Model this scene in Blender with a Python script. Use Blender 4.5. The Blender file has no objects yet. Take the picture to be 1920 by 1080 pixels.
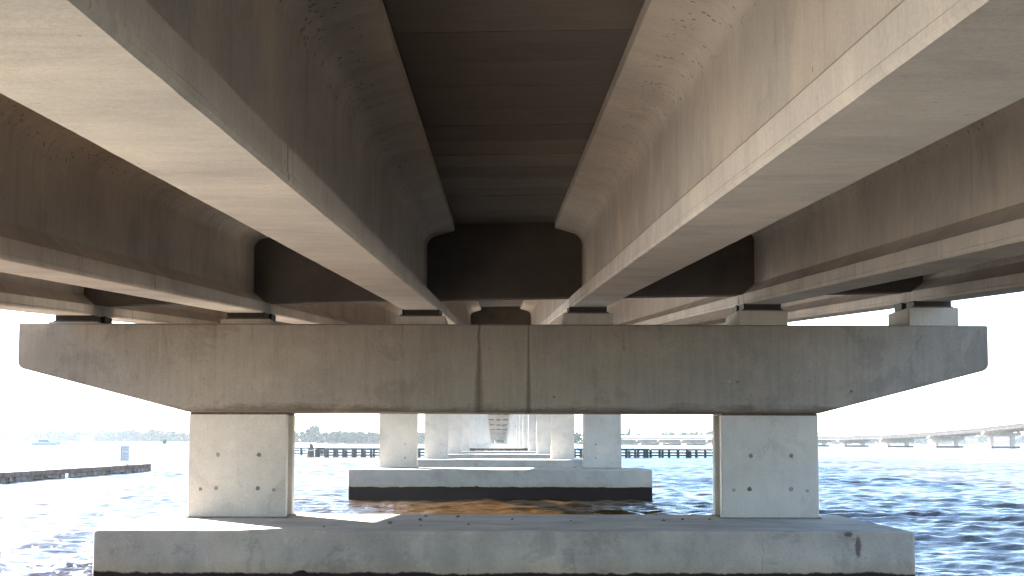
import bpy, bmesh, math, random
import numpy as np
from mathutils import Matrix, Vector, Euler

R = math.radians
rng = random.Random(7)
scene = bpy.context.scene
col = scene.collection

# ------------------------------------------------------------------ camera
CAM = Vector((-0.097, 0.0, 2.30))
cd = bpy.data.cameras.new('camera'); cam = bpy.data.objects.new('camera', cd); col.objects.link(cam)
cd.sensor_width = 36.0; cd.lens = 59.8; cd.clip_start = 0.1; cd.clip_end = 12000
rot = Euler((R(90 + 5.132), 0, R(-0.456)), 'XYZ').to_matrix() @ Matrix.Rotation(R(0.12), 3, 'Z')
cam.matrix_world = Matrix.Translation(CAM) @ rot.to_4x4()
scene.camera = cam

# ------------------------------------------------------------------ light
SUN_EL, SUN_AZ = 19.5, -31.0          # degrees; azimuth from +Y, negative = to the left
world = bpy.data.worlds.new('World'); scene.world = world; world.use_nodes = True
wn = world.node_tree.nodes; wl = world.node_tree.links
sky = wn.new('ShaderNodeTexSky'); sky.sky_type = 'NISHITA'; sky.sun_disc = False
sky.sun_elevation = R(SUN_EL); sky.sun_rotation = R(SUN_AZ)
sky.air_density = 0.72; sky.dust_density = 0.0; sky.ozone_density = 1.0
bg = wn['Background']; bg.inputs['Strength'].default_value = 0.05
wl.new(sky.outputs['Color'], bg.inputs['Color'])
sd = bpy.data.lights.new('sun', 'SUN'); sun = bpy.data.objects.new('sun', sd); col.objects.link(sun)
sd.energy = 5.0; sd.angle = R(0.5); sd.color = (1.0, 0.95, 0.88)
sun_dir = Vector((math.sin(R(SUN_AZ)) * math.cos(R(SUN_EL)), math.cos(R(SUN_AZ)) * math.cos(R(SUN_EL)), math.sin(R(SUN_EL))))
sun.rotation_euler = sun_dir.to_track_quat('Z', 'Y').to_euler()
vs = scene.view_settings
vs.view_transform = 'Standard'; vs.look = 'None'; vs.exposure = 3.72; vs.gamma = 1.0; vs.use_curve_mapping = False
cy = scene.cycles
cy.max_bounces = 6; cy.diffuse_bounces = 4; cy.glossy_bounces = 3; cy.transmission_bounces = 4; cy.volume_bounces = 0
cy.sample_clamp_indirect = 300.0; cy.blur_glossy = 0.5
cy.use_adaptive_sampling = True; cy.adaptive_threshold = .02
cy.use_denoising = True
try:
    cy.denoiser = 'OPENIMAGEDENOISE'
except Exception:
    pass

# ------------------------------------------------------------------ materials
class NT:
    def __init__(s, name):
        s.m = bpy.data.materials.new(name); s.m.use_nodes = True
        s.t = s.m.node_tree; s.n = s.t.nodes; s.l = s.t.links
        s.bsdf = s.n['Principled BSDF']
    def link(s, a, b): s.l.new(a, b)
    def put(s, sock, v):
        if hasattr(v, 'is_linked') or isinstance(v, bpy.types.NodeSocket): s.l.new(v, sock)
        else: sock.default_value = v
    def math(s, op, a, b=0.0, c=None, clamp=False):
        n = s.n.new('ShaderNodeMath'); n.operation = op; n.use_clamp = clamp
        s.put(n.inputs[0], a); s.put(n.inputs[1], b)
        if c is not None: s.put(n.inputs[2], c)
        return n.outputs[0]
    def vmath(s, op, a, b):
        n = s.n.new('ShaderNodeVectorMath'); n.operation = op
        s.put(n.inputs[0], a); s.put(n.inputs[1], b); return n.outputs[0]
    def noise(s, vec, scale, detail=4, rough=0.55, dist=0.0):
        n = s.n.new('ShaderNodeTexNoise'); s.put(n.inputs['Vector'], vec)
        n.inputs['Scale'].default_value = scale; n.inputs['Detail'].default_value = detail
        n.inputs['Roughness'].default_value = rough; n.inputs['Distortion'].default_value = dist
        return n.outputs['Fac']
    def voronoi(s, vec, scale):
        n = s.n.new('ShaderNodeTexVoronoi'); s.put(n.inputs['Vector'], vec); n.inputs['Scale'].default_value = scale
        return n.outputs['Distance']
    def smooth(s, v, a, b, o0=0.0, o1=1.0):
        n = s.n.new('ShaderNodeMapRange'); n.interpolation_type = 'SMOOTHSTEP'
        s.put(n.inputs['Value'], v)
        n.inputs['From Min'].default_value = a; n.inputs['From Max'].default_value = b
        n.inputs['To Min'].default_value = o0; n.inputs['To Max'].default_value = o1
        return n.outputs[0]
    def mix(s, f, a, b, blend='MIX'):
        n = s.n.new('ShaderNodeMix'); n.data_type = 'RGBA'; n.blend_type = blend
        s.put(n.inputs['Factor'], f)
        s.put(n.inputs['A'] if False else n.inputs[6], a); s.put(n.inputs[7], b)
        return n.outputs[2]
    def coords(s, kind='Object', rand=True):
        tc = s.n.new('ShaderNodeTexCoord'); v = tc.outputs[kind]
        if rand:
            oi = s.n.new('ShaderNodeObjectInfo')
            k = s.math('MULTIPLY', oi.outputs['Random'], 53.0)
            v = s.vmath('ADD', v, k)
        return v
    def xyz(s, v):
        n = s.n.new('ShaderNodeSeparateXYZ'); s.put(n.inputs[0], v); return n.outputs
    def pos(s):
        return s.n.new('ShaderNodeNewGeometry').outputs['Position']
    def bump(s, h, strength, dist=0.01, normal=None):
        n = s.n.new('ShaderNodeBump'); s.put(n.inputs['Height'], h)
        n.inputs['Strength'].default_value = strength; n.inputs['Distance'].default_value = dist
        if normal is not None: s.l.new(normal, n.inputs['Normal'])
        return n.outputs[0]

def c4(c): return (c[0], c[1], c[2], 1.0)

def concrete(name, base=(.43, .39, .34), streak=(.5, 9, .5), sk=.30, mottle=.30, tide=False, drips=None,
             holes=.5, fillet=False, low_grime=None, rust=None, tint=0.0, crack=None, stain=1.0, runs=None):
    t = NT(name)
    v = t.coords('Object', True)
    P = t.pos()
    px, py, pz = t.xyz(P)
    n1 = t.noise(v, 0.55, 3, .6)
    n1b = t.noise(v, 2.6, 4, .65)
    sv = t.vmath('MULTIPLY', v, streak)
    n2 = t.noise(sv, 2.2, 5, .7)
    n2b = t.noise(sv, 9.0, 2, .6)
    n3 = t.noise(v, 45, 2, .7)
    k = t.math('ADD', t.math('MULTIPLY', t.math('SUBTRACT', n1, .5), mottle * 2.2), 1.0)
    k = t.math('ADD', k, t.math('MULTIPLY', t.math('SUBTRACT', n1b, .5), mottle))
    k = t.math('ADD', k, t.math('MULTIPLY', t.math('SUBTRACT', n2, .5), sk * 1.6))
    k = t.math('ADD', k, t.math('MULTIPLY', t.math('SUBTRACT', n2b, .5), sk * .5))
    k = t.math('ADD', k, t.math('MULTIPLY', t.math('SUBTRACT', n3, .5), .42))
    if tint:
        oi = t.n.new('ShaderNodeObjectInfo')
        k = t.math('MULTIPLY', k, t.smooth(oi.outputs['Random'], .55, 1.0, 1.0 - tint * .25, 1.0 + tint))
    cc = t.mix(1.0, c4(base), t.n.new('ShaderNodeCombineColor').outputs[0], 'MULTIPLY')
    comb = [n for n in t.n if n.bl_idname == 'ShaderNodeCombineColor'][0]
    for i in range(3): t.l.new(k, comb.inputs[i])
    # warm and cool patches of cement
    cc = t.mix(t.smooth(n1, .52, .70, 0, .45), cc, t.mix(1.0, cc, (1.06, .99, .88, 1), 'MULTIPLY'))
    cc = t.mix(t.smooth(n2, .56, .75, 0, .4), cc, t.mix(1.0, cc, (.80, .80, .82, 1), 'MULTIPLY'))
    # weathering: cloudy grey stains with ragged edges, pale bloom, small rust-coloured smears
    st = t.noise(t.vmath('MULTIPLY', v, (.6, 1.0, .6)), 1.5, 7, .74, .5)
    cc = t.mix(t.smooth(st, .53, .60, 0, .26 * stain), cc, t.mix(1.0, cc, (.62, .62, .63, 1), 'MULTIPLY'))
    cc = t.mix(t.smooth(st, .43, .36, 0, .22 * stain), cc, t.mix(1.0, cc, (1.30, 1.29, 1.26, 1), 'MULTIPLY'))
    cc = t.mix(t.smooth(n1b, .64, .74, 0, .18 * stain), cc, t.mix(1.0, cc, (1.0, .78, .56, 1), 'MULTIPLY'))
    if runs:
        rv = t.n.new('ShaderNodeCombineXYZ'); t.l.new(px, rv.inputs[0]); t.l.new(t.math('MULTIPLY', pz, .10), rv.inputs[2])
        rr = t.noise(rv.outputs[0], 3.4, 5, .75)
        ln_ = t.math('MULTIPLY', t.noise(rv.outputs[0], .9, 2), runs[1] * 2)
        dep = t.math('SUBTRACT', t.math('ADD', t.math('SUBTRACT', pz, runs[0]), ln_), 0.0)
        on = t.smooth(dep, -.15, .45)
        cc = t.mix(t.math('MULTIPLY', t.smooth(rr, .55, .68, 0, .50), on), cc, t.mix(1.0, cc, (.55, .53, .50, 1), 'MULTIPLY'))
        cc = t.mix(t.math('MULTIPLY', t.smooth(rr, .40, .30, 0, .35), on), cc, t.mix(1.0, cc, (1.25, 1.27, 1.30, 1), 'MULTIPLY'))
    # bug holes
    hv = t.voronoi(t.vmath('MULTIPLY', v, (1, 1, .6)), 7.0)
    hm = t.smooth(n1b, .48, .66)
    hole = t.math('MULTIPLY', t.smooth(hv, .085, .05), hm)
    if fillet:
        ov = t.n.new('ShaderNodeTexCoord').outputs['Object']
        lz = t.n.new('ShaderNodeAttribute'); lz.attribute_name = 'profile'
        band = t.math('MULTIPLY', t.smooth(lz.outputs['Fac'], .95, 1.08), t.smooth(lz.outputs['Fac'], 1.30, 1.22))
        hv2 = t.voronoi(t.vmath('MULTIPLY', v, (1, 1, 1.0)), 13.0)
        hole2 = t.math('MULTIPLY', t.math('MULTIPLY', t.smooth(hv2, .24, .14), band), t.smooth(t.noise(v, 3.2, 3), .42, .54))
        hole = t.math('MAXIMUM', hole, hole2)
    cc = t.mix(t.math('MULTIPLY', hole, holes), cc, (.045, .036, .030, 1))
    if fillet:
        w = t.math('SUBTRACT', t.math('MODULO', t.math('ADD', py, 12 * 4 - 14.8 + 6), 12.0), 6.0)
        dseam = t.math('ADD', t.math('ABSOLUTE', w), t.math('MULTIPLY', t.noise(P, 4, 2), .006))
        cc = t.mix(t.math('MULTIPLY', t.smooth(dseam, .012, .006, 0, .55), t.smooth(lz.outputs['Fac'], .20, .25)), cc, (.10, .08, .06, 1))
        yv = t.n.new('ShaderNodeCombineXYZ'); t.l.new(py, yv.inputs[0]); t.l.new(t.math('MULTIPLY', px, .3), yv.inputs[1])
        dr = t.math('MULTIPLY', t.smooth(t.noise(yv.outputs[0], 9.0, 2, .6), .60, .70), t.smooth(t.noise(yv.outputs[0], .45, 2), .52, .62))
        dr = t.math('MULTIPLY', dr, t.math('MULTIPLY', t.smooth(lz.outputs['Fac'], .004, .02), t.smooth(lz.outputs['Fac'], .188, .168)))
        cc = t.mix(t.math('MULTIPLY', dr, .6), cc, (.07, .055, .045, 1))
    if low_grime is not None:
        z0, hgt = low_grime
        g = t.math('ADD', pz, t.math('MULTIPLY', t.math('SUBTRACT', t.noise(t.vmath('MULTIPLY', v, (1.2, 1, 4)), 1.4, 5, .7), .5), hgt * 3.0))
        gf = t.smooth(g, z0 + hgt, z0 - .02, 0, .8)
        cc = t.mix(gf, cc, (.10, .075, .055, 1))
    if drips:
        for (x0, w, zt, zb) in drips:
            d = t.math('ABSOLUTE', t.math('ADD', t.math('SUBTRACT', px, x0),
                       t.math('MULTIPLY', t.math('SUBTRACT', t.noise(P, 5.0, 4, .6), .5), w * .9)))
            ww = t.smooth(pz, zt, zb, w * .45, w * 1.5)
            f = t.math('SUBTRACT', 1.0, t.math('DIVIDE', d, ww), clamp=True)
            f = t.math('MULTIPLY', t.math('POWER', f, .7), t.smooth(pz, zb - .5, zb + .02, .9, .85))
            cc = t.mix(t.math('MULTIPLY', f, .8), cc, (.055, .042, .034, 1))
    if rust:
        for (x0, z0, w, h) in rust:
            d1 = t.math('DIVIDE', t.math('ADD', t.math('SUBTRACT', px, x0), t.math('MULTIPLY', t.math('SUBTRACT', t.noise(P, 14, 5, .8), .5), w * 3)), w)
            d2 = t.math('DIVIDE', t.math('SUBTRACT', pz, z0), h)
            q = t.math('ADD', t.math('MULTIPLY', d1, d1), t.math('MULTIPLY', d2, d2))
            cc = t.mix(t.smooth(q, 1.1, .3, 0, .75), cc, (.075, .035, .022, 1))
    if crack:
        for (x0, z0, slope, ln) in crack:      # thin wandering crack: x = x0 + slope * (z - z0)
            xx = t.math('ADD', t.math('MULTIPLY', t.math('SUBTRACT', pz, z0), slope), x0)
            d = t.math('ABSOLUTE', t.math('ADD', t.math('SUBTRACT', px, xx), t.math('MULTIPLY', t.math('SUBTRACT', t.noise(P, 6, 4, .7), .5), .16)))
            on = t.math('MULTIPLY', t.smooth(pz, z0 - ln, z0 - ln + .05), t.smooth(pz, z0, z0 - .05))
            cc = t.mix(t.math('MULTIPLY', t.smooth(d, .0055, .001, 0, .6), on), cc, (.07, .055, .045, 1))
    rough = .86
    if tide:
        nz = t.xyz(t.n.new('ShaderNodeNewGeometry').outputs['True Normal'])[2]      # sky light on the upward-facing top, put into the colour as a paler tone
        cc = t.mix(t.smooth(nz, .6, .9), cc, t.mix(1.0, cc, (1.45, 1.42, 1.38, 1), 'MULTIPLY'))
        e = t.math('ADD', pz, t.math('MULTIPLY', t.math('SUBTRACT', t.noise(t.vmath('MULTIPLY', P, (1, 1, .5)), 1.6, 6, .72), .5), .15))
        e = t.math('ADD', e, t.smooth(t.noise(P, .8, 3, .6), .60, .72, 0, -.12))
        cc = t.mix(t.smooth(e, .74, .52, 0, .55), cc, t.mix(1.0, cc, (1.0, .84, .60, 1), 'MULTIPLY'))
        wet = t.smooth(e, .515, .485)
        cc = t.mix(wet, cc, t.mix(t.noise(P, 9, 5, .7), (.010, .0045, .003, 1), (.028, .013, .009, 1)))
        rough = t.smooth(e, .52, .48, .86, .75)
    t.put(t.bsdf.inputs['Base Color'], cc); t.put(t.bsdf.inputs['Roughness'], rough)
    t.bsdf.inputs['Specular IOR Level'].default_value = .3
    hgt = t.math('ADD', t.math('MULTIPLY', n3, .25), t.math('MULTIPLY', n2b, .10))
    t.l.new(t.bump(hgt, .5, .012), t.bsdf.inputs['Normal'])
    return t.m

def plain(name, base, rough=.6, var=.25, scale=6.0, metal=0.0, stretch=(1, 1, 1), second=None, spec=.4):
    t = NT(name); v = t.coords()
    n = t.noise(t.vmath('MULTIPLY', v, stretch), scale, 5, .65)
    k = t.smooth(n, .25, .75, 1 - var, 1 + var)
    comb = t.n.new('ShaderNodeCombineColor')
    for i in range(3): t.l.new(k, comb.inputs[i])
    cc = t.mix(1.0, c4(base), comb.outputs[0], 'MULTIPLY')
    if second: cc = t.mix(t.smooth(t.noise(v, scale * .6, 5, .7), .5, .66), cc, c4(second))
    t.put(t.bsdf.inputs['Base Color'], cc); t.bsdf.inputs['Roughness'].default_value = rough
    t.bsdf.inputs['Metallic'].default_value = metal; t.bsdf.inputs['Specular IOR Level'].default_value = spec
    t.l.new(t.bump(n, .3, .01), t.bsdf.inputs['Normal'])
    return t.m

def water_mat():
    t = NT('river_water'); P = t.pos()
    a = t.noise(t.vmath('MULTIPLY', P, (1.0, 1.5, 1.0)), 2.3, 4, .65, .3)
    b = t.noise(t.vmath('MULTIPLY', P, (1.0, 1.7, 1.0)), 7.0, 3, .6, .3)
    cfine = t.noise(t.vmath('MULTIPLY', P, (1.0, 1.4, 1.0)), 19.0, 2, .6)
    h = t.math('ADD', t.math('MULTIPLY', a, 1.0), t.math('MULTIPLY', b, .30))
    h = t.math('ADD', h, t.math('MULTIPLY', cfine, .085))
    t.l.new(t.bump(h, 1.0, .10), t.bsdf.inputs['Normal'])
    t.bsdf.inputs['Base Color'].default_value = (.050, .023, .0032, 1)
    lost = t.n.new('ShaderNodeAttribute'); lost.attribute_name = 'fine_chop'     # share of the small waves finer than the sheet's grid
    t.l.new(t.math('ADD', t.math('MULTIPLY', lost.outputs['Fac'], .10), .13), t.bsdf.inputs['Roughness'])
    t.bsdf.inputs['IOR'].default_value = 1.333
    return t.m

M = {}
M['girder'] = concrete('girder_concrete', (.52, .48, .43), streak=(.55, 2.8, .55), sk=.22, mottle=.34, holes=.85, fillet=True)
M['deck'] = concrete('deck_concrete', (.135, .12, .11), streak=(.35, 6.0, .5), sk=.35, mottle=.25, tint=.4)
M['parapet'] = concrete('parapet_concrete', (.5, .47, .43), sk=.2, mottle=.2)
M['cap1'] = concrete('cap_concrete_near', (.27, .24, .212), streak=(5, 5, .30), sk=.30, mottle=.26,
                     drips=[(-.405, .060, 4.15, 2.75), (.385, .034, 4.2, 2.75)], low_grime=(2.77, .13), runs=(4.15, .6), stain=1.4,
                     crack=[(6.75, 4.1, .55, .55), (-5.35, 3.95, -.5, .22)])
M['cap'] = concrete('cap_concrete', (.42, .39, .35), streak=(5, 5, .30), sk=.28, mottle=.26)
M['column'] = concrete('column_concrete', (.50, .47, .43), streak=(3, 3, .5), sk=.14, mottle=.24)
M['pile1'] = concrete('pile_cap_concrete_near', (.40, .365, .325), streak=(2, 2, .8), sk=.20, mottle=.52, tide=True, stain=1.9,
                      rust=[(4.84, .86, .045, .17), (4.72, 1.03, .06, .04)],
                      crack=[(3.55, 1.0, .05, .5), (-4.72, .8, .02, .25), (.95, .75, -.04, .25)])
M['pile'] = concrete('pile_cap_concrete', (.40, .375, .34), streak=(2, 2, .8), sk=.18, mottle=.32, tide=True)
M['bearing'] = plain('bearing_rubber', (.030, .026, .024), .8, .3)
def hole_mat():
    t = NT('tie_hole_grout'); oi = t.n.new('ShaderNodeObjectInfo'); v = t.coords()
    k = t.math('ADD', t.math('MULTIPLY', oi.outputs['Random'], .22), t.math('MULTIPLY', t.noise(v, 28, 4, .7), .22))
    comb = t.n.new('ShaderNodeCombineColor')
    for i, f in enumerate((1.0, .93, .85)): t.l.new(t.math('MULTIPLY', k, f), comb.inputs[i])
    t.put(t.bsdf.inputs['Base Color'], comb.outputs[0]); t.bsdf.inputs['Roughness'].default_value = .9
    return t.m
M['hole'] = hole_mat()
M['grout'] = plain('grout', (.20, .175, .15), .95, .4, 14)
M['water'] = water_mat()
M['timber'] = plain('weathered_timber', (.105, .095, .078), .85, .45, 3, stretch=(4, 4, 1), second=(.055, .066, .050))
M['jetty'] = plain('jetty_concrete', (.17, .14, .125), .9, .45, 2.0, second=(.075, .042, .034))
M['jetty_base'] = plain('jetty_base_concrete', (.26, .25, .24), .9, .5, 2.2, second=(.05, .035, .03))
M['white'] = plain('white_paint', (.78, .79, .80), .4, .06)
M['offwhite'] = plain('cream_paint', (.72, .70, .64), .5, .08)
M['hullshade'] = plain('blue_grey_paint', (.35, .42, .48), .4, .1)
M['hull'] = plain('pale_hull_paint', (.48, .52, .56), .4, .08)
M['glass'] = plain('dark_glass', (.03, .04, .05), .08, .1, spec=.6)
M['steel'] = plain('galvanised_steel', (.42, .43, .44), .45, .12, metal=.6)
M['steel_dark'] = plain('rusty_plate', (.10, .075, .06), .8, .4, 12, second=(.12, .06, .035))
M['pole'] = plain('weathered_lamp_pole', (.10, .10, .10), .6, .15)
M['signface'] = plain('sign_face', (.62, .66, .68), .5, .06)
M['ink'] = plain('sign_ink', (.16, .20, .23), .6, .1)
M['green'] = plain('green_sign_paint', (.03, .22, .16), .5, .15)
M['leaf'] = plain('foliage', (.060, .085, .035), .7, .5, .25, second=(.045, .060, .035))
M['palm'] = plain('palm_fronds', (.070, .090, .040), .65, .4, 1.0)
M['bark'] = plain('bark', (.12, .095, .075), .9, .3, 3)
M['land'] = plain('shore_ground', (.16, .15, .09), .95, .35, .05, second=(.09, .11, .05))
M['sand'] = plain('bank_sand', (.30, .27, .22), .95, .25, 1.5)
M['roof'] = plain('roof_tiles', (.30, .20, .16), .8, .2, 1.0)
M['wall'] = plain('house_wall', (.62, .58, .52), .8, .1, .5)
M['carpaint'] = plain('dark_car_paint', (.05, .05, .055), .3, .1)
M['tyre'] = plain('tyre_rubber', (.02, .02, .02), .8, .2)
M['debris'] = plain('stone_chips', (.17, .14, .11), .9, .4, 10)

# ------------------------------------------------------------------ builders
def link_mesh(name, me, mat, parent=None, loc=None):
    o = bpy.data.objects.new(name, me); col.objects.link(o)
    if mat is not None and len(me.materials) == 0: me.materials.append(mat)
    if parent is not None: o.parent = parent
    if loc is not None: o.location = loc
    return o

def tag(o, label=None, cat=None, group=None, kind=None):
    if label: o['label'] = label
    if cat: o['category'] = cat
    if group: o['group'] = group
    if kind: o['kind'] = kind
    return o

def thing(name, loc, label, cat, group=None, rz=0.0):
    o = bpy.data.objects.new(name, None); col.objects.link(o)
    o.empty_display_size = .3
    o.location = loc; o.rotation_euler = (0, 0, rz)
    return tag(o, label, cat, group)

class MB:
    """collects shapes in a bmesh, builds one mesh object"""
    def __init__(s): s.bm = bmesh.new()
    def box(s, x0, x1, y0, y1, z0, z1, bev=0.0, seg=1, shear=None):
        vs_ = [s.bm.verts.new((x, y, z)) for x in (x0, x1) for y in (y0, y1) for z in (z0, z1)]
        idx = [(0, 1, 3, 2), (4, 6, 7, 5), (0, 4, 5, 1), (2, 3, 7, 6), (0, 2, 6, 4), (1, 5, 7, 3)]
        fs = [s.bm.faces.new([vs_[i] for i in f]) for f in idx]
        if bev > 0:
            es = list({e for f in fs for e in f.edges})
            bmesh.ops.bevel(s.bm, geom=es, offset=bev, segments=seg, profile=.5, affect='EDGES', clamp_overlap=True)
        return s
    def prism(s, poly, axis, a0, a1, bev=0.0):
        """extrude a closed polygon along an axis; poly gives the other two coordinates in xyz order"""
        def P(u, v, a): return {'x': (a, u, v), 'y': (u, a, v), 'z': (u, v, a)}[axis]
        A = [s.bm.verts.new(P(u, v, a0)) for u, v in poly]; B = [s.bm.verts.new(P(u, v, a1)) for u, v in poly]
        n = len(poly); fs = []
        for i in range(n): fs.append(s.bm.faces.new((A[i], A[(i + 1) % n], B[(i + 1) % n], B[i])))
        fs.append(s.bm.faces.new(A[::-1])); fs.append(s.bm.faces.new(B))
        if bev > 0:
            es = list({e for f in fs for e in f.edges})
            bmesh.ops.bevel(s.bm, geom=es, offset=bev, segments=1, affect='EDGES', clamp_overlap=True)
        return s
    def tube(s, p0, p1, r0, r1=None, n=10):
        p0, p1 = Vector(p0), Vector(p1); r1 = r0 if r1 is None else r1
        q = (p1 - p0).to_track_quat('Z', 'Y')
        A, B = [], []
        for i in range(n):
            a = 2 * math.pi * i / n; d = Vector((math.cos(a), math.sin(a), 0))
            A.append(s.bm.verts.new(p0 + q @ (d * r0))); B.append(s.bm.verts.new(p1 + q @ (d * r1)))
        for i in range(n): s.bm.faces.new((A[i], A[(i + 1) % n], B[(i + 1) % n], B[i]))
        s.bm.faces.new(A[::-1]); s.bm.faces.new(B)
        return s
    def loft(s, rings, caps=True):
        V = [[s.bm.verts.new(p) for p in r] for r in rings]; n = len(rings[0])
        for a, b in zip(V, V[1:]):
            for i in range(n): s.bm.faces.new((a[i], a[(i + 1) % n], b[(i + 1) % n], b[i]))
        if caps: s.bm.faces.new(V[0][::-1]); s.bm.faces.new(V[-1])
        return s
    def mesh(s, name, smooth=None):
        bmesh.ops.recalc_face_normals(s.bm, faces=s.bm.faces)
        me = bpy.data.meshes.new(name); s.bm.to_mesh(me); s.bm.free()
        if smooth is not None:
            me.shade_smooth(); me.set_sharp_from_angle(angle=R(smooth))
        return me
    def build(s, name, mat, parent=None, loc=None, smooth=None):
        return link_mesh(name, s.mesh(name, smooth), mat, parent, loc)

def copy_tree(o, parent=None):
    c = o.copy(); col.objects.link(c); c.parent = parent
    for ch in o.children: copy_tree(ch, c)
    return c

# ------------------------------------------------------------------ bridge dimensions
SPAN = 43.6
Y1 = 27.95                       # centre line of the nearest pier
GX = [-6.90, -4.15, -1.345, 1.345, 4.15, 6.90]
CROSS = 0.0192                   # deck cross slope
GD = 1.40                        # girder depth
NP = 26

def cap_bottom(Y):
    """height of the cap soffit above the water along the bridge"""
    base, g1, g2 = 2.744, .047, -.0330
    Yv, L = 351.0, 300.0
    a, b = Yv - L / 2, Yv + L / 2
    if Y <= a: z = base + g1 * (Y - Y1)
    elif Y <= b: z = base + g1 * (Y - Y1) + (g2 - g1) / (2 * L) * (Y - a) ** 2
    else: z = base + g1 * (Yv - Y1) + g2 * (Y - Yv)
    return max(z, 2.95) if Y > 500 else z
CAP_H = 1.41
def soffit(Y, x=0.0): return cap_bottom(Y) + CAP_H + .297 + CROSS * x

# ------------------------------------------------------------------ water
def make_water():
    # rows and columns get coarser with distance from the pier, so that near and far waves are all real geometry
    uc = np.linspace(-.40, .40, 540); wo = np.linspace(0, 1, 46)[1:] ** 2.2
    ys = [27.0]
    while ys[-1] < 250: ys.append(ys[-1] + max(.055, .0020 * ys[-1]))
    while ys[-1] < 900: ys.append(ys[-1] * 1.005)
    while ys[-1] < 3800: ys.append(ys[-1] * 1.02)
    d = .15; pre = []; y = 27.0
    while y > -120: d = min(d * 1.15, 12); y -= d; pre.insert(0, y)
    ys = np.array(pre + ys)
    S = np.maximum(ys, 27.0)
    core = S[:, None] * uc[None, :]
    right = core[:, -1:] + (3300 - core[:, -1:]) * wo[None, :]
    X = np.concatenate([-right[:, ::-1], core, right], 1)
    Y = np.repeat(ys[:, None], X.shape[1], 1)
    cell = np.maximum(np.gradient(X, axis=1) * .8, np.gradient(ys)[:, None])
    r = np.random.RandomState(3)
    Z = np.zeros_like(X); DX = np.zeros_like(X); DY = np.zeros_like(X)
    for i in range(70):
        L = .20 * (2.8 / .20) ** (i / 69.0) * r.uniform(.9, 1.1)
        th = R(68) + r.normal(0, .62)
        a = (.0063 * L if L < .8 else .0056 * (L / .8) ** .66) * r.uniform(.6, 1.3)
        kx, ky = math.cos(th) * 2 * math.pi / L, math.sin(th) * 2 * math.pi / L
        att = np.clip((L / cell - 2.5) / 2.5, 0, 1)
        ph = kx * X + ky * Y + r.uniform(0, 6.28)
        Z += att * a * np.cos(ph)
        DX -= att * a * .8 * math.cos(th) * np.sin(ph); DY -= att * a * .8 * math.sin(th) * np.sin(ph)
    # gusty patches: calmer and rougher water
    g = .85 + .3 * np.sin(X * .11 + Y * .05 + 1.0) * np.sin(Y * .083 - X * .03)
    Z *= g
    co = np.stack([X + DX, Y + DY, Z], -1).reshape(-1, 3)
    ny, nx = X.shape
    i = np.arange(ny * nx).reshape(ny, nx)
    f = np.stack([i[:-1, :-1], i[:-1, 1:], i[1:, 1:], i[1:, :-1]], -1).reshape(-1, 4)
    me = bpy.data.meshes.new('water')
    me.vertices.add(len(co)); me.vertices.foreach_set('co', co.astype(np.float32).ravel())
    me.loops.add(f.size); me.loops.foreach_set('vertex_index', f.astype(np.int32).ravel())
    me.polygons.add(len(f)); me.polygons.foreach_set('loop_start', np.arange(0, f.size, 4, dtype=np.int32))
    me.update(calc_edges=True); me.validate(); me.shade_smooth()
    at = me.attributes.new('fine_chop', 'FLOAT', 'POINT')
    at.data.foreach_set('value', (1 - np.clip((1.2 / cell - 2.2) / 6.0, 0, 1)).astype(np.float32).ravel())
    tag(link_mesh('water', me, M['water']), kind='structure')
make_water()

# ------------------------------------------------------------------ far shore
SHORE = [(-2100, 2900), (-900, 2550), (-640, 2200), (-430, 1850), (-277, 1500), (-170, 1230), (-110, 1090), (-30, 1120),
         (60, 1230), (160, 1330), (300, 1480), (560, 1640), (900, 1800), (2100, 2300)]
def make_land():
    bm = bmesh.new()
    rows = []
    for k, (off, z) in enumerate([(-2, -.8), (0, .25), (6, .9), (60, 1.4), (1200, 1.6)]):
        rows.append([bm.verts.new((x, y + off, z + (rng.uniform(-.1, .1) if k > 1 else 0))) for x, y in SHORE])
    for a, b in zip(rows, rows[1:]):
        for i in range(len(a) - 1): bm.faces.new((a[i], a[i + 1], b[i + 1], b[i]))
    me = bpy.data.meshes.new('far_shore'); bm.to_mesh(me); bm.free()
    tag(link_mesh('far_shore', me, M['land']), kind='structure')
make_land()
def shore_y(x):
    for (x0, y0), (x1, y1) in zip(SHORE, SHORE[1:]):
        if x0 <= x <= x1: return y0 + (y1 - y0) * (x - x0) / (x1 - x0)
    return 2500

# ------------------------------------------------------------------ near bank, behind and below the camera
def make_bank():
    bm = bmesh.new(); rows = []
    xs = [-400, -120, -50, -25, -12, -6, 0, 6, 12, 25, 50, 120, 400]
    for (y, z) in [(9.5, -.9), (7.0, .35), (4.0, .62), (-4, .72), (-12, .85), (-16, 1.7), (-60, 3.0), (-190, 3.4)]:
        rows.append([bm.verts.new((x, y + rng.uniform(-.6, .6), z + rng.uniform(-.06, .06))) for x in xs])
    for a, b in zip(rows, rows[1:]):
        for i in range(len(a) - 1): bm.faces.new((a[i], a[i + 1], b[i + 1], b[i]))
    bmesh.ops.recalc_face_normals(bm, faces=bm.faces)
    me = bpy.data.meshes.new('near_bank'); bm.to_mesh(me); bm.free(); me.shade_smooth()
    tag(link_mesh('near_bank', me, M['sand']), kind='structure')
    ab = MB().box(-8.6, 8.6, -16.5, -13.2, -.5, 2.3)
    o = ab.build('abutment', M['cap']); tag(o, 'low concrete abutment wall at the bank behind the viewpoint', 'abutment')
    bk = MB().box(-8.6, 8.6, -15.5, -14.2, 2.31, 4.4)
    bk.build('backwall', M['cap'], o)
make_bank()

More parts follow.
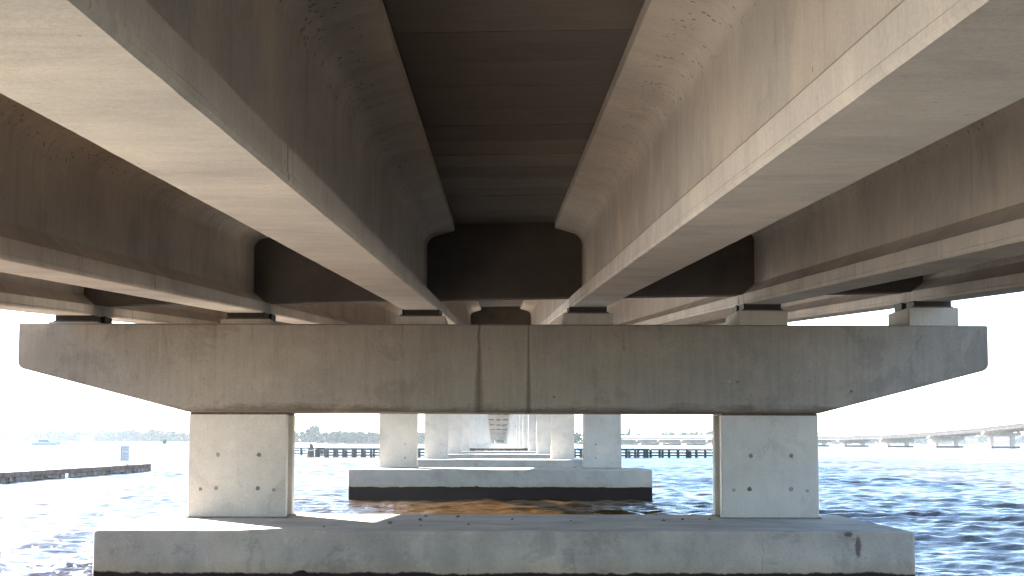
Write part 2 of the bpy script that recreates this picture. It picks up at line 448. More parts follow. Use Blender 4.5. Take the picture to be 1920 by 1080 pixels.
# ------------------------------------------------------------------ near bridge: spans
def girder_profile():
    h = [(.270, 0), (.286, .016), (.286, .042), (.279, .050), (.279, .172), (.262, .186), (.110, .315), (.088, .350), (.085, .40), (.085, .95)]
    # rounded fillet under the top flange
    cxx, czz, rr = .085 + .20, 1.02, .20
    for k in range(9):
        a = math.pi - k * (math.pi / 2 - .25) / 8
        h.append((cxx + rr * math.cos(a), czz + rr * math.sin(a)))
    h += [(.515, 1.292), (.53, 1.300), (.53, GD)]
    return h
PROF = girder_profile()
def girder_mesh(y0, y1, x, nseg, jit=0.0):
    half = PROF
    prof = half + [(-a, b) for a, b in half[::-1]]
    n = len(prof); V = []; F = []; A = []
    for s in range(nseg + 1):
        y = y0 + (y1 - y0) * s / nseg
        z0 = soffit(y0, x) + (soffit(y1, x) - soffit(y0, x)) * s / nseg
        for (a, b) in prof:
            j = rng.uniform(-jit, jit) if b < .06 else 0
            V.append((a + j, y, z0 + b + (j * .6 if b > 0 else 0))); A.append(b)
    for s in range(nseg):
        for i in range(n):
            j = (i + 1) % n
            F.append((s * n + i, s * n + j, (s + 1) * n + j, (s + 1) * n + i))
    F.append(tuple(range(n))[::-1]); F.append(tuple(range(nseg * n, nseg * n + n)))
    me = bpy.data.meshes.new('girder'); me.from_pydata(V, [], F)
    at = me.attributes.new('profile', 'FLOAT', 'POINT'); at.data.foreach_set('value', A)
    bm = bmesh.new(); bm.from_mesh(me); bmesh.ops.recalc_face_normals(bm, faces=bm.faces); bm.to_mesh(me); bm.free()
    me.shade_smooth(); me.set_sharp_from_angle(angle=R(22))
    return me

def slanted(mb, x0, x1, y0, y1, zb, zt):
    """a slab that follows the grade and the cross slope; zb/zt are offsets above the girder soffit"""
    c = []
    for y in (y0, y1):
        c.append([(x0, y, soffit(y, x0) + zb), (x1, y, soffit(y, x1) + zb), (x1, y, soffit(y, x1) + zt), (x0, y, soffit(y, x0) + zt)])
    mb.loft(c); return mb

ORD = ['nearest', 'second', 'third', 'fourth', 'fifth', 'sixth', 'seventh', 'eighth', 'ninth', 'tenth', 'eleventh', 'twelfth']
def make_span(k):
    """k = 0 is the span overhead, from behind the camera to the nearest pier"""
    ya, yb = Y1 + (k - 1) * SPAN + .03, Y1 + k * SPAN - .03
    if k == 0: ya = -14.0
    near = k == 0
    if k == 0: lab = 'concrete girder span directly overhead, its six beams running to the nearest pier'
    elif k == 1: lab = 'sunlit girder span just beyond the nearest pier, glimpsed over its cap'
    else: lab = 'far girder span of the overhead bridge, beyond the second pier'
    sp = thing('bridge_span', (0, ya, 0), lab, 'bridge span', 'girder spans of the overhead bridge')
    def mk(mb, name, mat, par=sp, smooth=None):
        o = mb.build(name, mat, par, smooth=smooth); 
        o.location = (0, -ya, 0) if par is sp else (0, 0, 0)
        return o
    for i, x in enumerate(GX):
        me = girder_mesh(ya, yb, x, 120 if near else (20 if k == 1 else 2), .0022 if near else 0)
        o = link_mesh('girder', me, M['girder'], sp, (x, -ya, 0))
    d = MB(); slanted(d, -8.35, 8.35, ya, yb, GD + .10, GD + .32)
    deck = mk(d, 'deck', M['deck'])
    if k < 2:
        step = 1.15; n = int((yb - ya - .5) / step)
        edges = [(GX[i] + .47, GX[i + 1] - .47) for i in range(5)]
        for j in range(n):
            y0 = yb - .45 - (j + 1) * step
            for (x0, x1) in edges:
                d = MB(); dz = rng.uniform(0, .006)
                slanted(d, x0, x1, y0 + .005, y0 + step - .005, GD + .004 - dz, GD + .098)
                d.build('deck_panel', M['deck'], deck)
    else:
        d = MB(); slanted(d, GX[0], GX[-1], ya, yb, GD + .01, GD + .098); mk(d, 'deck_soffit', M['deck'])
    for s in (-1, 1):
        xo = 8.33 * s; xi = 7.95 * s
        c = []
        for y in (ya, yb):
            c.append([(xo, y, soffit(y, xo) + GD + .323), (xi, y, soffit(y, xi) + GD + .323),
                      (xi - .0 * s, y, soffit(y, xi) + GD + .55), (xo - .15 * s, y, soffit(y, xo) + GD + 1.15), (xo, y, soffit(y, xo) + GD + 1.15)])
        mk(MB().loft(c), 'parapet', M['parapet'])
    for i in range(5):                         # end diaphragms between the beams
        x0, x1 = GX[i] + .088, GX[i + 1] - .088
        for (a, b) in ((yb - .42, yb - .10), (ya + .10, ya + .42)):
            if k == 0 and a < 0: continue
            d = MB(); slanted(d, x0, x1, a, b, .17, GD - .002); mk(d, 'diaphragm', M['deck'])
    return sp
for k in range(0, NP - 1): make_span(k)

# ------------------------------------------------------------------ near bridge: piers
def h_column(mb, xc, y0, y1, z0, z1, w=1.55, fl=.24, inset=.46):
    """H-shaped precast column: a flange front and back, a recessed web"""
    a, b = xc - w / 2, xc + w / 2
    poly = [(a, y0), (b, y0), (b, y0 + fl), (b - inset, y0 + fl + .03), (b - inset, y1 - fl - .03), (b, y1 - fl), (b, y1),
            (a, y1), (a, y1 - fl), (a + inset, y1 - fl - .03), (a + inset, y0 + fl + .03), (a, y0 + fl)]
    mb.prism(poly, 'z', z0, z1); return mb

def make_pier(k, detailed):
    Y = Y1 + k * SPAN
    zc = cap_bottom(Y); zt = zc + CAP_H
    top = 1.07; W = 5.63; yf = -4.45; yb = .85
    if k == 1: top = 1.17; W = 5.94; yf = -4.7
    elif k > 1: W = 5.85
    if k < 12:
        lab = {0: 'nearest concrete pier with two square columns, tapered cap and stained base block',
               1: 'second concrete pier back, its base block framed between the nearest columns'}.get(k,
               ORD[k] + ' concrete pier back under the overhead bridge')
    else:
        lab = 'distant concrete pier beyond the twelfth under the overhead bridge'
    p = thing('bridge_pier', (0, Y, 0), lab, 'bridge pier', 'piers of the overhead bridge')
    bev = .018 if detailed else 0
    # base block
    mb = MB().box(-W, W, yf, yb, -.9, top, .045 if k < 2 else .03, 2)
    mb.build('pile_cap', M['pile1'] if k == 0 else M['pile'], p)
    # columns
    cy0, cy1 = -.70, .45
    for s in (-1, 1):
        xc = s * 4.245
        mb = MB(); h_column(mb, xc, cy0, cy1, top + (.022 if detailed else 0), zc - (.035 if k < 2 else 0))
        if detailed:
            es = [e for e in mb.bm.edges if abs(e.verts[0].co.z - e.verts[1].co.z) > .1]
            bmesh.ops.bevel(mb.bm, geom=es, offset=.014, segments=1, affect='EDGES', clamp_overlap=True)
        colm = mb.build('column', M['column'], p)
        if k < 2:
            MB().box(xc - .81, xc + .81, cy0 - .04, cy1 + .04, top - .02, top + .024, .012).build('grout_bed', M['grout'], p)
            MB().box(xc - .765, xc + .765, cy0 + .012, cy1 - .012, zc - .0352, zc - .002).build('grout_joint', M['steel_dark'], p)
        if k < 3:                               # plugged form-tie holes on the face
            pts = [(-.31, 1.00), (.34, 1.00), (-.33, .47), (.33, .47), (-.58, .455), (.585, .445)] if k == 0 else [(-.29 * s, .98), (-.29 * s, .42)]
            for q, (dx, dz) in enumerate(pts):
                mh = MB()
                r = .036 if q < 4 else .034
                n = 10 if q < 4 else 4
                ring = [(xc + dx + r * math.cos(2 * math.pi * (i + .5) / n) * (1 + rng.uniform(-.15, .15)),
                         top + dz + r * math.sin(2 * math.pi * (i + .5) / n) * (1 + rng.uniform(-.15, .15))) for i in range(n)]
                mh.loft([[(x, cy0 - .004, z) for x, z in ring], [(x, cy0 + .02, z) for x, z in ring]])
                mh.build('form_tie_hole', M['hole'], colm)
    # cap beam: level top, tapering soffit outside the columns, stub ends
    H = 7.75; xo = 5.03; ez = zt - .70
    poly = [(-H, ez + .05), (-H + .06, ez - .02), (-xo, zc), (xo, zc), (H - .06, ez - .02), (H, ez + .05), (H, zt), (-H, zt)]
    mb = MB().prism(poly, 'y', -.80, .80, .02 if detailed else 0)
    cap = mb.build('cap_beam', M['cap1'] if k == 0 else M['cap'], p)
    if k == 0:
        for (px_, py_) in [(369, 711), (384, 711), (448, 726), (509, 712), (523, 712), (1368, 716), (1383, 716), (1503, 716), (1518, 716), (1596, 734), (1039, 745)]:
            x = (px_ - 946) * .00852; z = 2.30 + (826.5 + (px_ - 946) * .0021 - py_) * .00850
            mh = MB(); r = .024
            ring = [(x + r * math.cos(i * .785) * rng.uniform(.8, 1.2), z + r * math.sin(i * .785) * rng.uniform(.8, 1.2)) for i in range(8)]
            mh.loft([[(a, -.804, b) for a, b in ring], [(a, -.77, b) for a, b in ring]])
            mh.build('form_tie_hole', M['hole'], cap)
    # pedestals and bearings
    for i, x in enumerate(GX):
        zs = soffit(Y, x)
        MB().box(x - .40, x + .40, -.735, .735, zt - .01, zs - .135, .012 if detailed else 0).build('pedestal', M['cap'], p)
        for (a, b) in ((-.68, -.16), (.16, .68)):
            za = min(soffit(Y + a, x), soffit(Y + b, x))
            MB().box(x - .30, x + .30, a, b, zs - .137, za - .003 + .012).build('bearing_pad', M['bearing'], p)
            if k == 0:
                MB().box(x - .33, x + .33, a - .02, b + .02, zs - .139, zs - .112, .004).build('bearing_plate', M['steel_dark'], p)
    return p
for k in range(NP - 1): make_pier(k, k < 2)

# ------------------------------------------------------------------ second bridge, off to the right
B0 = Vector((184.6, 625.0, 0)); BD = Vector((-9.2, 42.6, 0)).normalized()
BANG = math.atan2(-BD.x, BD.y)         # rotation about z that turns +Y into the bridge axis
def b2_soffit(t):
    """soffit height at t spans beyond the first pier in view"""
    if t > 3: return 3.15
    return 3.15 + .31 * (3 - t) ** 2
def far_pier(t, label):
    p = thing('bridge_pier', tuple(B0 + BD * SPAN * t), label, 'bridge pier', 'piers of the distant second bridge', BANG)
    zs = b2_soffit(t); zt = zs - .28; zc = zt - 1.35
    MB().box(-5.8, 5.8, -3.0, 3.0, -.9, .75).build('pile_cap', M['pile'], p)
    for s in (-1, 1):
        mb = MB(); h_column(mb, s * 4.245, -.6, .6, .75, max(zc, .8)); mb.build('column', M['column'], p)
    H = 7.75; xo = 5.03; ez = zt - .65
    MB().prism([(-H, ez), (-xo, zc), (xo, zc), (H, ez), (H, zt), (-H, zt)], 'y', -.8, .8).build('cap_beam', M['cap'], p)
    for x in GX:
        MB().box(x - .38, x + .38, -.7, .7, zt, zs).build('pedestal', M['cap'], p)
def far_span(t, label):
    o0 = B0 + BD * SPAN * t
    sp = thing('bridge_span', tuple(o0), label, 'bridge span', 'spans of the distant second bridge', BANG)
    za, zb = b2_soffit(t), b2_soffit(t + 1)
    def z(y): return za + (zb - za) * y / SPAN
    for x in GX:
        rings = []
        for y in (.03, SPAN - .03):
            prof = [(.28, 0), (.28, .17), (.09, .35), (.09, 1.05), (.53, 1.28), (.53, 1.4)]
            prof = prof + [(-a, b) for a, b in prof[::-1]]
            rings.append([(x + a, y, z(y) + b) for a, b in prof])
        MB().loft(rings).build('girder', M['girder'], sp)
    MB().loft([[(-8.4, y, z(y) + 1.40), (8.4, y, z(y) + 1.40), (8.4, y, z(y) + 1.62), (-8.4, y, z(y) + 1.62)] for y in (.02, SPAN - .02)]).build('deck', M['parapet'], sp)
    for s in (-1, 1):
        MB().loft([[(s * 8.38, y, z(y) + 1.623), (s * 8.0, y, z(y) + 1.623), (s * 8.15, y, z(y) + 2.42), (s * 8.38, y, z(y) + 2.42)] for y in (.02, SPAN - .02)]).build('parapet', M['parapet'], sp)
names = {-1: 'pier of the distant second bridge at the far right edge of view', 0: 'tallest visible pier of the distant second bridge, at right',
         1: 'second pier from the right on the distant second bridge', 2: 'third pier from the right on the distant second bridge',
         5: 'low pier of the distant bridge behind the right part of the near right column',
         6: 'low pier of the distant bridge behind the middle of the near right column', 7: 'low pier of the distant bridge at the left edge of the near right column',
         8: 'first low pier of the distant bridge left of the near right column', 9: 'second low pier of the distant bridge left of the near right column',
         10: 'third low pier of the distant bridge left of the near right column', 11: 'low pier of the distant bridge right beside the second pier column',
         12: 'low pier of the distant bridge hidden behind the second pier column',
         3: 'fourth pier from the right on the distant second bridge', 4: 'low pier of the distant bridge just right of the nearest column'}
for t in range(-1, 13):
    far_pier(t, names[t])
    if t < 4: lab = ['rising span of the distant bridge at the right edge', 'rising span of the distant bridge over the tallest visible pier',
                     'second visible span from the right on the distant bridge', 'third visible span from the right on the distant bridge',
                     'level span of the distant bridge just right of the nearest column'][t + 1]
    else: lab = {4: 'level span of the distant bridge at the right edge of the near right column', 5: 'level span of the distant bridge behind the right part of the near column',
                 6: 'level span of the distant bridge behind the left part of the near column', 7: 'level span of the distant bridge just left of the near right column',
                 8: 'second level span of the distant bridge left of the near right column', 9: 'third level span of the distant bridge left of the near right column',
                 10: 'fourth level span of the distant bridge left of the near right column', 11: 'level span of the distant bridge beside the second pier column',
                 12: 'farthest level span of the distant bridge, left of the second pier column'}[t]
    far_span(t, lab)
def lamp_post(t, side, label):
    zb = b2_soffit(t) if t >= 3 else (b2_soffit(math.floor(t)) * (1 - t % 1) + b2_soffit(math.floor(t) + 1) * (t % 1))
    o = B0 + BD * SPAN * t; perp = Vector((math.cos(BANG), math.sin(BANG), 0))
    o = o + perp * (8.2 * side)
    p = thing('street_lamp', (o.x, o.y, zb + 2.42), label, 'street lamp', 'lamps along the distant bridge', BANG)
    MB().tube((0, 0, 0), (0, 0, 7.2), .22, .16, 8).build('pole', M['pole'], p)
    mb = MB(); pts = [(0, 0, 7.2), (-.25 * side, 0, 8.0), (-.8 * side, 0, 8.55), (-1.7 * side, 0, 8.75)]
    for a, b in zip(pts, pts[1:]): mb.tube(a, b, .11, .10, 6)
    mb.build('arm', M['pole'], p)
    MB().box(-2.4 * side if side > 0 else 1.7, -1.7 * side if side > 0 else 2.4, -.16, .16, 8.66, 8.82, .03).build('lamp_head', M['pole'], p)
    MB().box(-.22, .22, -.22, .22, 0, .12).build('base_plate', M['steel'], p)
for (t, sd_, lab) in [(2.32, -1, 'lamp post on the distant bridge, nearest to the close right column'), (.92, -1, 'tall lamp post right of centre on the distant bridge'),
                      (1.0, 1, 'lamp post on the far parapet of the distant bridge'), (1.45, 1, 'faint lamp post midway along the distant bridge'),
                      (-.35, -1, 'lamp post at the right end of the distant bridge')]:
    lamp_post(t, sd_, lab)
def make_car(t):
    zb = b2_soffit(t); o = B0 + BD * SPAN * t; perp = Vector((math.cos(BANG), math.sin(BANG), 0)); o = o - perp * 5.5
    c = thing('car', (o.x, o.y, zb + 1.625), 'small dark car driving along the distant bridge', 'car', None, BANG)
    MB().loft([[(x * w, y, z) for x, z in ((-.9, .35), (.9, .35), (.9, .85 + h), (-.9, .85 + h))] for y, w, h in ((-2.1, .9, 0), (-1.9, 1, .05), (1.2, 1, .05), (2.2, .9, -.1))]).build('body', M['carpaint'], c)
    MB().loft([[(-.8, y0, .88), (.8, y0, .88), (.62, y1, 1.48), (-.62, y1, 1.48)] for y0, y1 in ((-1.8, -1.3), (1.1, .4))]).build('cabin', M['glass'], c)
    MB().box(-.66, .66, -1.35, .45, 1.48, 1.54, .02).build('roof', M['carpaint'], c)
    for x in (-.92, .72):
        for y in (-1.4, 1.4): MB().tube((x, y, .32), (x + .2, y, .32), .32, n=14).build('wheel', M['tyre'], c)
make_car(3.0)

# ------------------------------------------------------------------ timber fender walls in the channel
def fender(x0, x1, Y, label, step=1.26, heavy=False):
    f = thing('timber_fender', ((x0 + x1) / 2, Y, 0), label, 'fender wall', 'timber fenders in the channel')
    xm = (x0 + x1) / 2; n = int((x1 - x0) / step)
    for k in range(n + 1):
        x = x0 + k * step - xm + rng.uniform(-.04, .04)
        r = .20 + rng.uniform(-.02, .02)
        lean = rng.uniform(-.03, .03)
        MB().tube((x, 0, -.8), (x + lean, rng.uniform(-.02, .02), 1.12 + rng.uniform(-.06, .05)), r, r * .92, 9).build('pile', M['timber'], f)
        if heavy or k % 3 == 1:
            MB().tube((x + .40, -.10, -.8), (x + .38, -.06, 1.0 + rng.uniform(-.06, .06)), r, r * .9, 9).build('pile', M['timber'], f)
    L = (x1 - x0) / 2
    for z in (1.08, .66, .28):
        seg = 6.3; a = -L
        while a < L:
            b = min(L, a + seg)
            MB().box(a, b - .02, .22, .44, z - .10, z + .11, .015).build('wale', M['timber'], f)
            a = b
    if heavy:
        MB().box(-L, L, .02, .45, 1.20, 1.27, .01).build('top_plank', M['timber'], f)
    return f
fender(-25.2, 20.9, 236, 'heavy timber fender wall passing behind the second pier', heavy=True)
fender(21.2, 43.5, 238, 'open timber rail fence at water level beside the right column')
fender(-46, -27.4, 268, 'low timber fender farther off beside the left column')
def dolphin(x, Y):
    d = thing('mooring_dolphin', (x, Y, 0), 'cluster of tall timber piles at the left end of the fender wall', 'mooring dolphin')
    for k in range(6):
        a = k * math.pi / 3
        MB().tube((.42 * math.cos(a), .42 * math.sin(a), -.8), (.22 * math.cos(a), .22 * math.sin(a), 1.15 + .1 * (k % 2)), .2, .17, 9).build('pile', M['timber'], d)
    MB().tube((0, 0, -.8), (0, 0, 1.85), .2, .17, 9).build('pile', M['timber'], d)
    MB().tube((.18, .1, .2), (.20, .1, 1.7), .13, .11, 9).build('pile', M['timber'], d)
    MB().tube((0, 0, .85), (0, 0, 1.0), .50, .48, 14).build('cable_wrap', M['steel'], d)
dolphin(-25.9, 235.6)

# ------------------------------------------------------------------ concrete jetty at left with its warning board
def make_jetty():
    A = Vector((-27.35, 60, 0)); B = Vector((-25.95, 126, 0)); d = (B - A); L = d.length; ang = math.atan2(-d.x, d.y)
    j = thing('jetty', tuple(A), 'low rust-stained concrete jetty in the water at left', 'jetty', None, ang)
    a = 0.0; k = 0
    while a < L - .1:
        b = min(L, a + 5.5)
        mb = MB().box(-.35, .35, a, b - .03, .27 + rng.uniform(-.01, .01), .57 + rng.uniform(-.012, .012), .02)
        mb.build('cap_slab', M['jetty'], j)
        # sheet wall below, broken and set back in places
        q = a
        while q < b - .3:
            w = rng.uniform(.8, 1.5); e = min(b - .05, q + w)
            if rng.random() < .82:
                s = rng.uniform(.05, .16)
                MB().box(-.33 + s, .33 - s, q + .02, e, -.8, .30, .015).build('wall_panel', M['jetty_base'], j)
            q += w
        for xx in (-.3, .3):
            MB().tube((xx, a + .4, -.8), (xx, a + .4, .28), .16, .15, 9).build('pile', M['jetty_base'], j)
        a = b; k += 1
    MB().box(-.33, .33, L - .55, L - .02, -.4, .29, .03).build('end_block', M['jetty'], j)
    # sign
    sp = A + d * (119.4 - 60) / 66
    s = thing('warning_sign', (sp.x, sp.y, .57), 'pale rectangular notice board on two legs standing on the jetty', 'sign')
    MB().box(-.28, .28, -.03, .03, .26, 1.34, .01).build('panel', M['signface'], s)
    MB().box(-.325, -.283, -.05, .06, .26, 1.34).build('side_board', M['glass'], s)
    for x in (-.17, .17): MB().tube((x, .06, 0), (x, .06, 1.30), .028, n=8).build('leg', M['steel'], s)
    for x in (-.17, .17): MB().box(x - .07, x + .07, -.03, .13, 0, .05, .01).build('foot', M['jetty'], s)
    MB().tube((0, 0, 1.34), (0, 0, 1.46), .06, .05, 10).build('beacon', M['white'], s)
    for r_, z in enumerate((1.18, 1.05, .80, .70, .58, .46, .36)):
        x = -.20
        while x < .18:
            w = rng.uniform(.05, .12); e = min(x + w, .21)
            MB().box(x, e, -.036, -.0302, z - .022, z + .022).build('lettering', M['ink'], s); x = e + .03
make_jetty()
def marker():
    Y = 335; X = (312 - 934.6) * Y / 3190
    m = thing('channel_marker', (X, Y, 0), 'green channel marker board on a thin post in the river', 'marker')
    MB().tube((0, 0, -.8), (0, 0, 2.0), .09, .08, 8).build('post', M['steel'], m)
    MB().box(-.38, .38, -.12, -.085, 1.55, 2.30, .01).build('board', M['green'], m)
marker()

# ------------------------------------------------------------------ boats
def hull_rings(L, B, F, D):
    rings = []
    for u, w, f, k in ((-.5, .86, .92, .75), (-.3, .97, .92, 1), (0, 1, .96, 1), (.25, .86, 1.06, 1), (.42, .45, 1.22, .8), (.5, .05, 1.32, .3)):
        y = u * L; b = B / 2 * w
        rings.append([(y, -b, F * f), (y, -b * .86, .05), (y, -b * .3, -D * k), (y, b * .3, -D * k), (y, b * .86, .05), (y, b, F * f)])
    return rings
def yacht(px, Y, label):
    X = (px - 934.6) * Y / 3190
    b = thing('motor_yacht', (X, Y, 0), label, 'boat', None, R(4))
    MB().loft(hull_rings(11.8, 3.8, 1.25, .6)).build('hull', M['hull'], b)
    MB().box(-6.9, -5.7, -1.4, 1.4, .30, .42, .03).build('swim_platform', M['white'], b)
    MB().loft([[(-4.2, -1.6, z0), (2.6, -1.45, z0), (2.6, 1.45, z0), (-4.2, 1.6, z0)] if i == 0 else [(-3.9, -1.45, 2.35), (1.3, -1.2, 2.35), (1.3, 1.2, 2.35), (-3.9, 1.45, 2.35)] for i, z0 in enumerate((1.15, 0))]).build('cabin', M['white'], b)
    for s in (-1, 1): MB().loft([[(-2.9, s * 1.54, 1.5), (1.7, s * 1.40, 1.5), (1.1, s * 1.31, 2.1), (-2.9, s * 1.50, 2.1)], [(-2.9, s * 1.58, 1.5), (1.7, s * 1.46, 1.5), (1.1, s * 1.37, 2.1), (-2.9, s * 1.54, 2.1)]]).build('window', M['glass'], b)
    MB().loft([[(-4.0, -1.3, 2.36), (.6, -1.1, 2.36), (.6, 1.1, 2.36), (-4.0, 1.3, 2.36)], [(-4.1, -1.2, 3.0), (.0, -1.0, 3.0), (.0, 1.0, 3.0), (-4.1, 1.2, 3.0)]]).build('flybridge', M['offwhite'], b)
    for x in (-3.0, -.5):
        for y in (-.9, .9): MB().tube((x, y, 3.0), (x - .1, y, 4.15), .05, n=6).build('post', M['steel'], b)
    MB().box(-3.6, .1, -1.2, 1.2, 4.15, 4.28, .04).build('hardtop', M['hullshade'], b)
    MB().tube((-1.6, 0, 4.28), (-1.9, 0, 5.4), .05, .03, 6).build('mast', M['white'], b)
    mb = MB()
    for s in (-1, 1):
        mb.tube((1.5, s * 1.6, 2.0), (5.6, s * .2, 2.25), .03, n=6)
        for q in (2.2, 3.4, 4.6): mb.tube((q, s * (1.9 - q * .3), 1.3), (q, s * (1.75 - q * .29), 2.1), .025, n=6)
    mb.build('bow_rail', M['steel'], b)
yacht(92, 715, 'white motor yacht with flybridge moored off the far shore at left')
def small_boat(px, Y, L, label):
    X = (px - 934.6) * Y / 3190
    b = thing('small_boat', (X, Y, 0), label, 'boat', None, R(8))
    MB().loft(hull_rings(L, L * .33, .75, .4)).build('hull', M['white'], b)
    MB().loft([[(-.9, -.7, .7), (.9, -.6, .7), (.9, .6, .7), (-.9, .7, .7)], [(-.8, -.6, 1.5), (.4, -.5, 1.5), (.4, .5, 1.5), (-.8, .6, 1.5)]]).build('cabin', M['offwhite'], b)
    MB().tube((.2, 0, .7), (.2, 0, L * .55), .04, .03, 6).build('mast', M['steel'], b)
    MB().box(-L * .52, -L * .45, -.2, .2, .1, .95, .03).build('outboard_motor', M['glass'], b)
small_boat(128, 800, 4.8, 'small white boat just right of the moored yacht')
small_boat(352, 860, 5.2, 'tiny white boat beside the left edge of the nearest left column')

# ------------------------------------------------------------------ far shore: woods, trees, houses
def leaf_blob(V, F, cx, cy, cz, rx, ry, rz, n, size):
    for _ in range(n):
        while True:
            a, b, c = rng.uniform(-1, 1), rng.uniform(-1, 1), rng.uniform(-1, 1)
            if a * a + b * b + c * c <= 1: break
        k = (a * a + b * b + c * c) ** .5 + 1e-4
        q = k ** .5 / k
        p = Vector((cx + a * q * rx, cy + b * q * ry, cz + c * q * rz))
        e = Euler((rng.uniform(0, 6.28), rng.uniform(0, 6.28), 0)).to_matrix()
        s = size * rng.uniform(.6, 1.3); i = len(V)
        for u, w in ((-1, -.6), (.9, -.5), (1.1, .6), (-.8, .7)): V.append(tuple(p + e @ Vector((u * s, w * s, rng.uniform(-.2, .2) * s))))
        F.append((i, i + 1, i + 2, i + 3))
def mesh_vf(name, V, F):
    me = bpy.data.meshes.new(name); me.from_pydata(V, [], F); me.update(); return me
def make_wood(name, x0, x1, step, hmin, hmax, depth, label):
    V, F = [], []; x = x0
    while x < x1:
        for row in range(depth):
            xx = x + rng.uniform(-step, step) * .6; y = shore_y(xx) + 9 + row * 9 + rng.uniform(-3, 3)
            h = rng.uniform(hmin, hmax) * (.72 + .14 * row) * (1.0 + .10 * math.sin(xx * .045) + .10 * math.sin(xx * .13 + 1))
            r = h * rng.uniform(.38, .6)
            for _ in range(3):
                leaf_blob(V, F, xx + rng.uniform(-.5, .5) * r, y + rng.uniform(-.3, .3) * r, 1 + h * rng.uniform(.35, .66), r * .75, r * .7, h * .34, 58, .075 * h + .25)
            leaf_blob(V, F, xx, y, 1.6, r * 1.2, r, 1.5, 16, .8)
        x += step * rng.uniform(.7, 1.3)
    tag(link_mesh(name, mesh_vf(name, V, F), M['leaf']), label, 'woodland', kind='stuff')
make_wood('shore_woodland', -760, -300, 5.5, 8, 13, 3, 'hazy belt of trees along the far shore at left')
make_wood('shore_woodland', -300, -25, 5, 5.5, 8.6, 3, 'hazy belt of trees on the shore behind the timber fender')
make_wood('shore_woodland', -25, 170, 6, 5.5, 9, 3, 'thin belt of trees behind the distant second bridge')
make_wood('shore_woodland', 170, 640, 8, 6, 10, 3, 'belt of trees seen under the distant bridge at right')

def round_tree(X, h, r, label, Y=None):
    Y = (shore_y(X) + 6) if Y is None else Y
    t = thing('tree', (X, Y, .8), label, 'tree', 'trees standing out on the far shore')
    mb = MB().tube((0, 0, 0), (.2, 0, h * .55), h * .035, h * .02, 8)
    for a in (.5, 2.4, 4.2): mb.tube((.1, 0, h * .35), (math.cos(a) * r * .6, math.sin(a) * r * .5, h * .7), h * .018, h * .008, 6)
    mb.build('trunk', M['bark'], t)
    V, F = [], []
    for _ in range(9):
        a = rng.uniform(0, 6.28); q = rng.uniform(.1, .65)
        leaf_blob(V, F, math.cos(a) * r * q, math.sin(a) * r * q * .8, h * rng.uniform(.5, .82), r * .5, r * .5, h * .2, 70, .06 * h)
    link_mesh('crown', mesh_vf('crown', V, F), M['leaf'], t)
def conifer(X, h, label):
    t = thing('pine_tree', (X, shore_y(X) + 8, .8), label, 'tree', 'trees standing out on the far shore')
    MB().tube((0, 0, 0), (0, 0, h * .97), h * .022, .03, 8).build('trunk', M['bark'], t)
    V, F = [], []
    for k in range(9):
        u = k / 9; leaf_blob(V, F, 0, 0, h * (.16 + .82 * u), h * .2 * (1 - u) + .25, h * .2 * (1 - u) + .25, h * .06, 44, h * .035)
    link_mesh('crown', mesh_vf('crown', V, F), M['leaf'], t)
def palm_tree(X, h, label):
    t = thing('palm_tree', (X, shore_y(X) + 5, .8), label, 'tree', 'palms standing out on the far shore')
    mb = MB(); pts = [(0, 0, 0), (.1, 0, h * .4), (.35, 0, h * .75), (.75, 0, h)]
    for i, (a, b) in enumerate(zip(pts, pts[1:])): mb.tube(a, b, .26 - .05 * i, .21 - .05 * i, 8)
    mb.build('trunk', M['bark'], t)
    V, F = [], []
    for k in range(16):
        a = k * 2.399; up = rng.uniform(-.1, .9); L = rng.uniform(2.2, 3.0) * (1 + .03 * (h - 10))
        prev = None
        for q in range(6):
            u = q / 5; d = L * u; z = h + up * d * .7 - .20 * d * d * .9; w = .42 * math.sin(math.pi * (.12 + .85 * u)) + .04
            c = Vector((.75 + math.cos(a) * d, math.sin(a) * d, z)); s_ = Vector((-math.sin(a), math.cos(a), -.35)) * w
            s2 = Vector((math.sin(a), -math.cos(a), -.35)) * w
            i = len(V); V += [tuple(c + s_), tuple(c), tuple(c + s2)]
            if prev is not None: F += [(prev, prev + 1, i + 1, i), (prev + 1, prev + 2, i + 2, i + 1)]
            prev = i
    link_mesh('crown', mesh_vf('crown', V, F), M['palm'], t)
def sx(px, Yg):   # lateral position on the far shore seen near image column px
    for _ in range(12): Yg = shore_y((px - 934.6) * Yg / 3190) + 6
    return (px - 934.6) * Yg / 3190
round_tree(sx(588, 1100), 11.5, 7.0, 'big round-headed tree rising above the shore left of the second pier')
round_tree(sx(1252, 1250), 9.0, 7.5, 'broad low tree above the distant bridge deck between the columns')
conifer(sx(1180, 1250), 12.0, 'pointed conifer above the distant bridge beside the second pier')
conifer(sx(1306, 1300), 9.5, 'smaller pointed tree above the distant bridge near the right column')
for px, h, lab in ((22, 24, 'tall leaning palm at the far left above the shore'), (69, 21, 'palm above the shore behind the moored yacht'),
                   (136, 20, 'palm just right of the moored yacht'), (207, 18.5, 'palm above the shore left of the notice board'), (232, 18, 'palm above the shore behind the notice board'),
                   (322, 16, 'palm on the shore near the green channel marker'), (1666, 11, 'palm rising behind the lamp post of the distant bridge')):
    palm_tree(sx(px, 1700), h, lab)

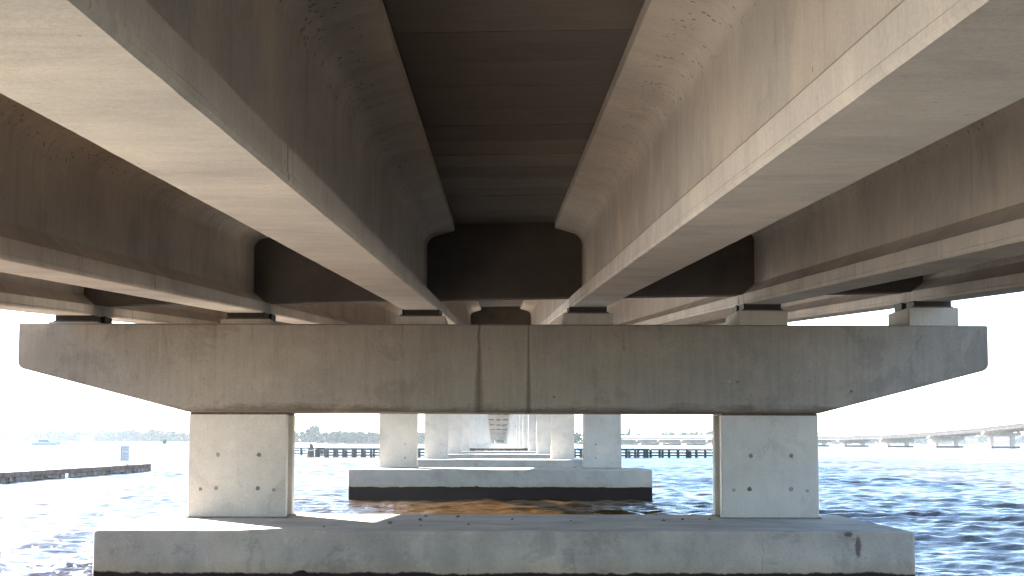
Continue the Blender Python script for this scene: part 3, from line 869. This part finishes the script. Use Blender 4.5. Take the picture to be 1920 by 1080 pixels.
def house(px, w, h, d, label, n=6, roofed=True, back=2):
    X = sx(px, 1700); Y = shore_y(X) + back
    b = thing('waterfront_house', (X, Y, .7), label, 'building', 'houses on the far shore')
    MB().box(-w / 2, w / 2, 0, d, 0, h).build('wall', M['wall'], b)
    if roofed:
        MB().prism([(-.6, h), (d + .6, h), (d / 2, h + d * .28)], 'x', -w / 2 - .6, w / 2 + .6).build('roof', M['roof'], b)
    else:
        MB().box(-w / 2 - .4, w / 2 + .4, -.4, d + .4, h + .003, h + .5).build('roof', M['roof'], b)
    floors = max(1, int(h / 3)); 
    for f in range(floors):
        for i in range(n):
            x = -w / 2 + w * (i + .5) / n; z = f * 3 + 1.0
            o = MB().box(x - .32 * w / n, x + .32 * w / n, -.05, .12, z, z + 1.5).build('window', M['glass'], b)
            MB().box(x - .36 * w / n, x + .36 * w / n, -.10, .05, z - .14, z - .004).build('sill', M['white'], o)
house(52, 44, 6.2, 9, 'long pale waterfront block behind the moored yacht', 14, False, back=-1)
house(180, 26, 5.2, 8, 'pale low building on the far shore left of the notice board', 8, True, 0)
house(693, 5, 2.6, 4, 'small pale house half hidden by trees beside the second pier', 3, True, 15)
house(1872, 16, 5.5, 8, 'white house under the distant bridge at far right', 5, True, -1)
house(1818, 11, 4.0, 7, 'small pale house under the distant bridge left of its tallest pier', 4, True, -1)

# ------------------------------------------------------------------ small debris on the nearest base block
for k in range(14):
    x = rng.uniform(-2.6, 3.6); y = Y1 + rng.uniform(-3.6, .5); s = rng.uniform(.012, .035)
    if abs(abs(x) - 4.245) < .85: continue
    mb = MB(); bmesh.ops.create_icosphere(mb.bm, subdivisions=1, radius=s)
    for v in mb.bm.verts: v.co = Vector((v.co.x * rng.uniform(.7, 1.5), v.co.y * rng.uniform(.7, 1.3), v.co.z * rng.uniform(.5, .9)))
    o = mb.build('stone_chip', M['debris'], None, (x, y, 1.07 + s * .45))
    tag(o, 'tiny stone chip lying on the nearest base block', 'stone', 'chips on the nearest base block')

# ------------------------------------------------------------------ haze
def make_haze():
    mb = MB().box(-3400, 3400, -200, 4200, -2.0, 46)
    me = mb.mesh('haze'); o = bpy.data.objects.new('haze', me); col.objects.link(o)
    m = bpy.data.materials.new('haze_air'); m.use_nodes = True
    nt = m.node_tree; nt.nodes.remove(nt.nodes['Principled BSDF'])
    pv = nt.nodes.new('ShaderNodeVolumePrincipled')
    pv.inputs['Color'].default_value = (.80, .90, 1.0, 1); pv.inputs['Density'].default_value = .0001
    pv.inputs['Anisotropy'].default_value = 0.0
    nt.links.new(pv.outputs[0], nt.nodes['Material Output'].inputs['Volume'])
    me.materials.append(m); tag(o, 'pale sea haze hanging over the river', 'haze', kind='stuff')
make_haze()
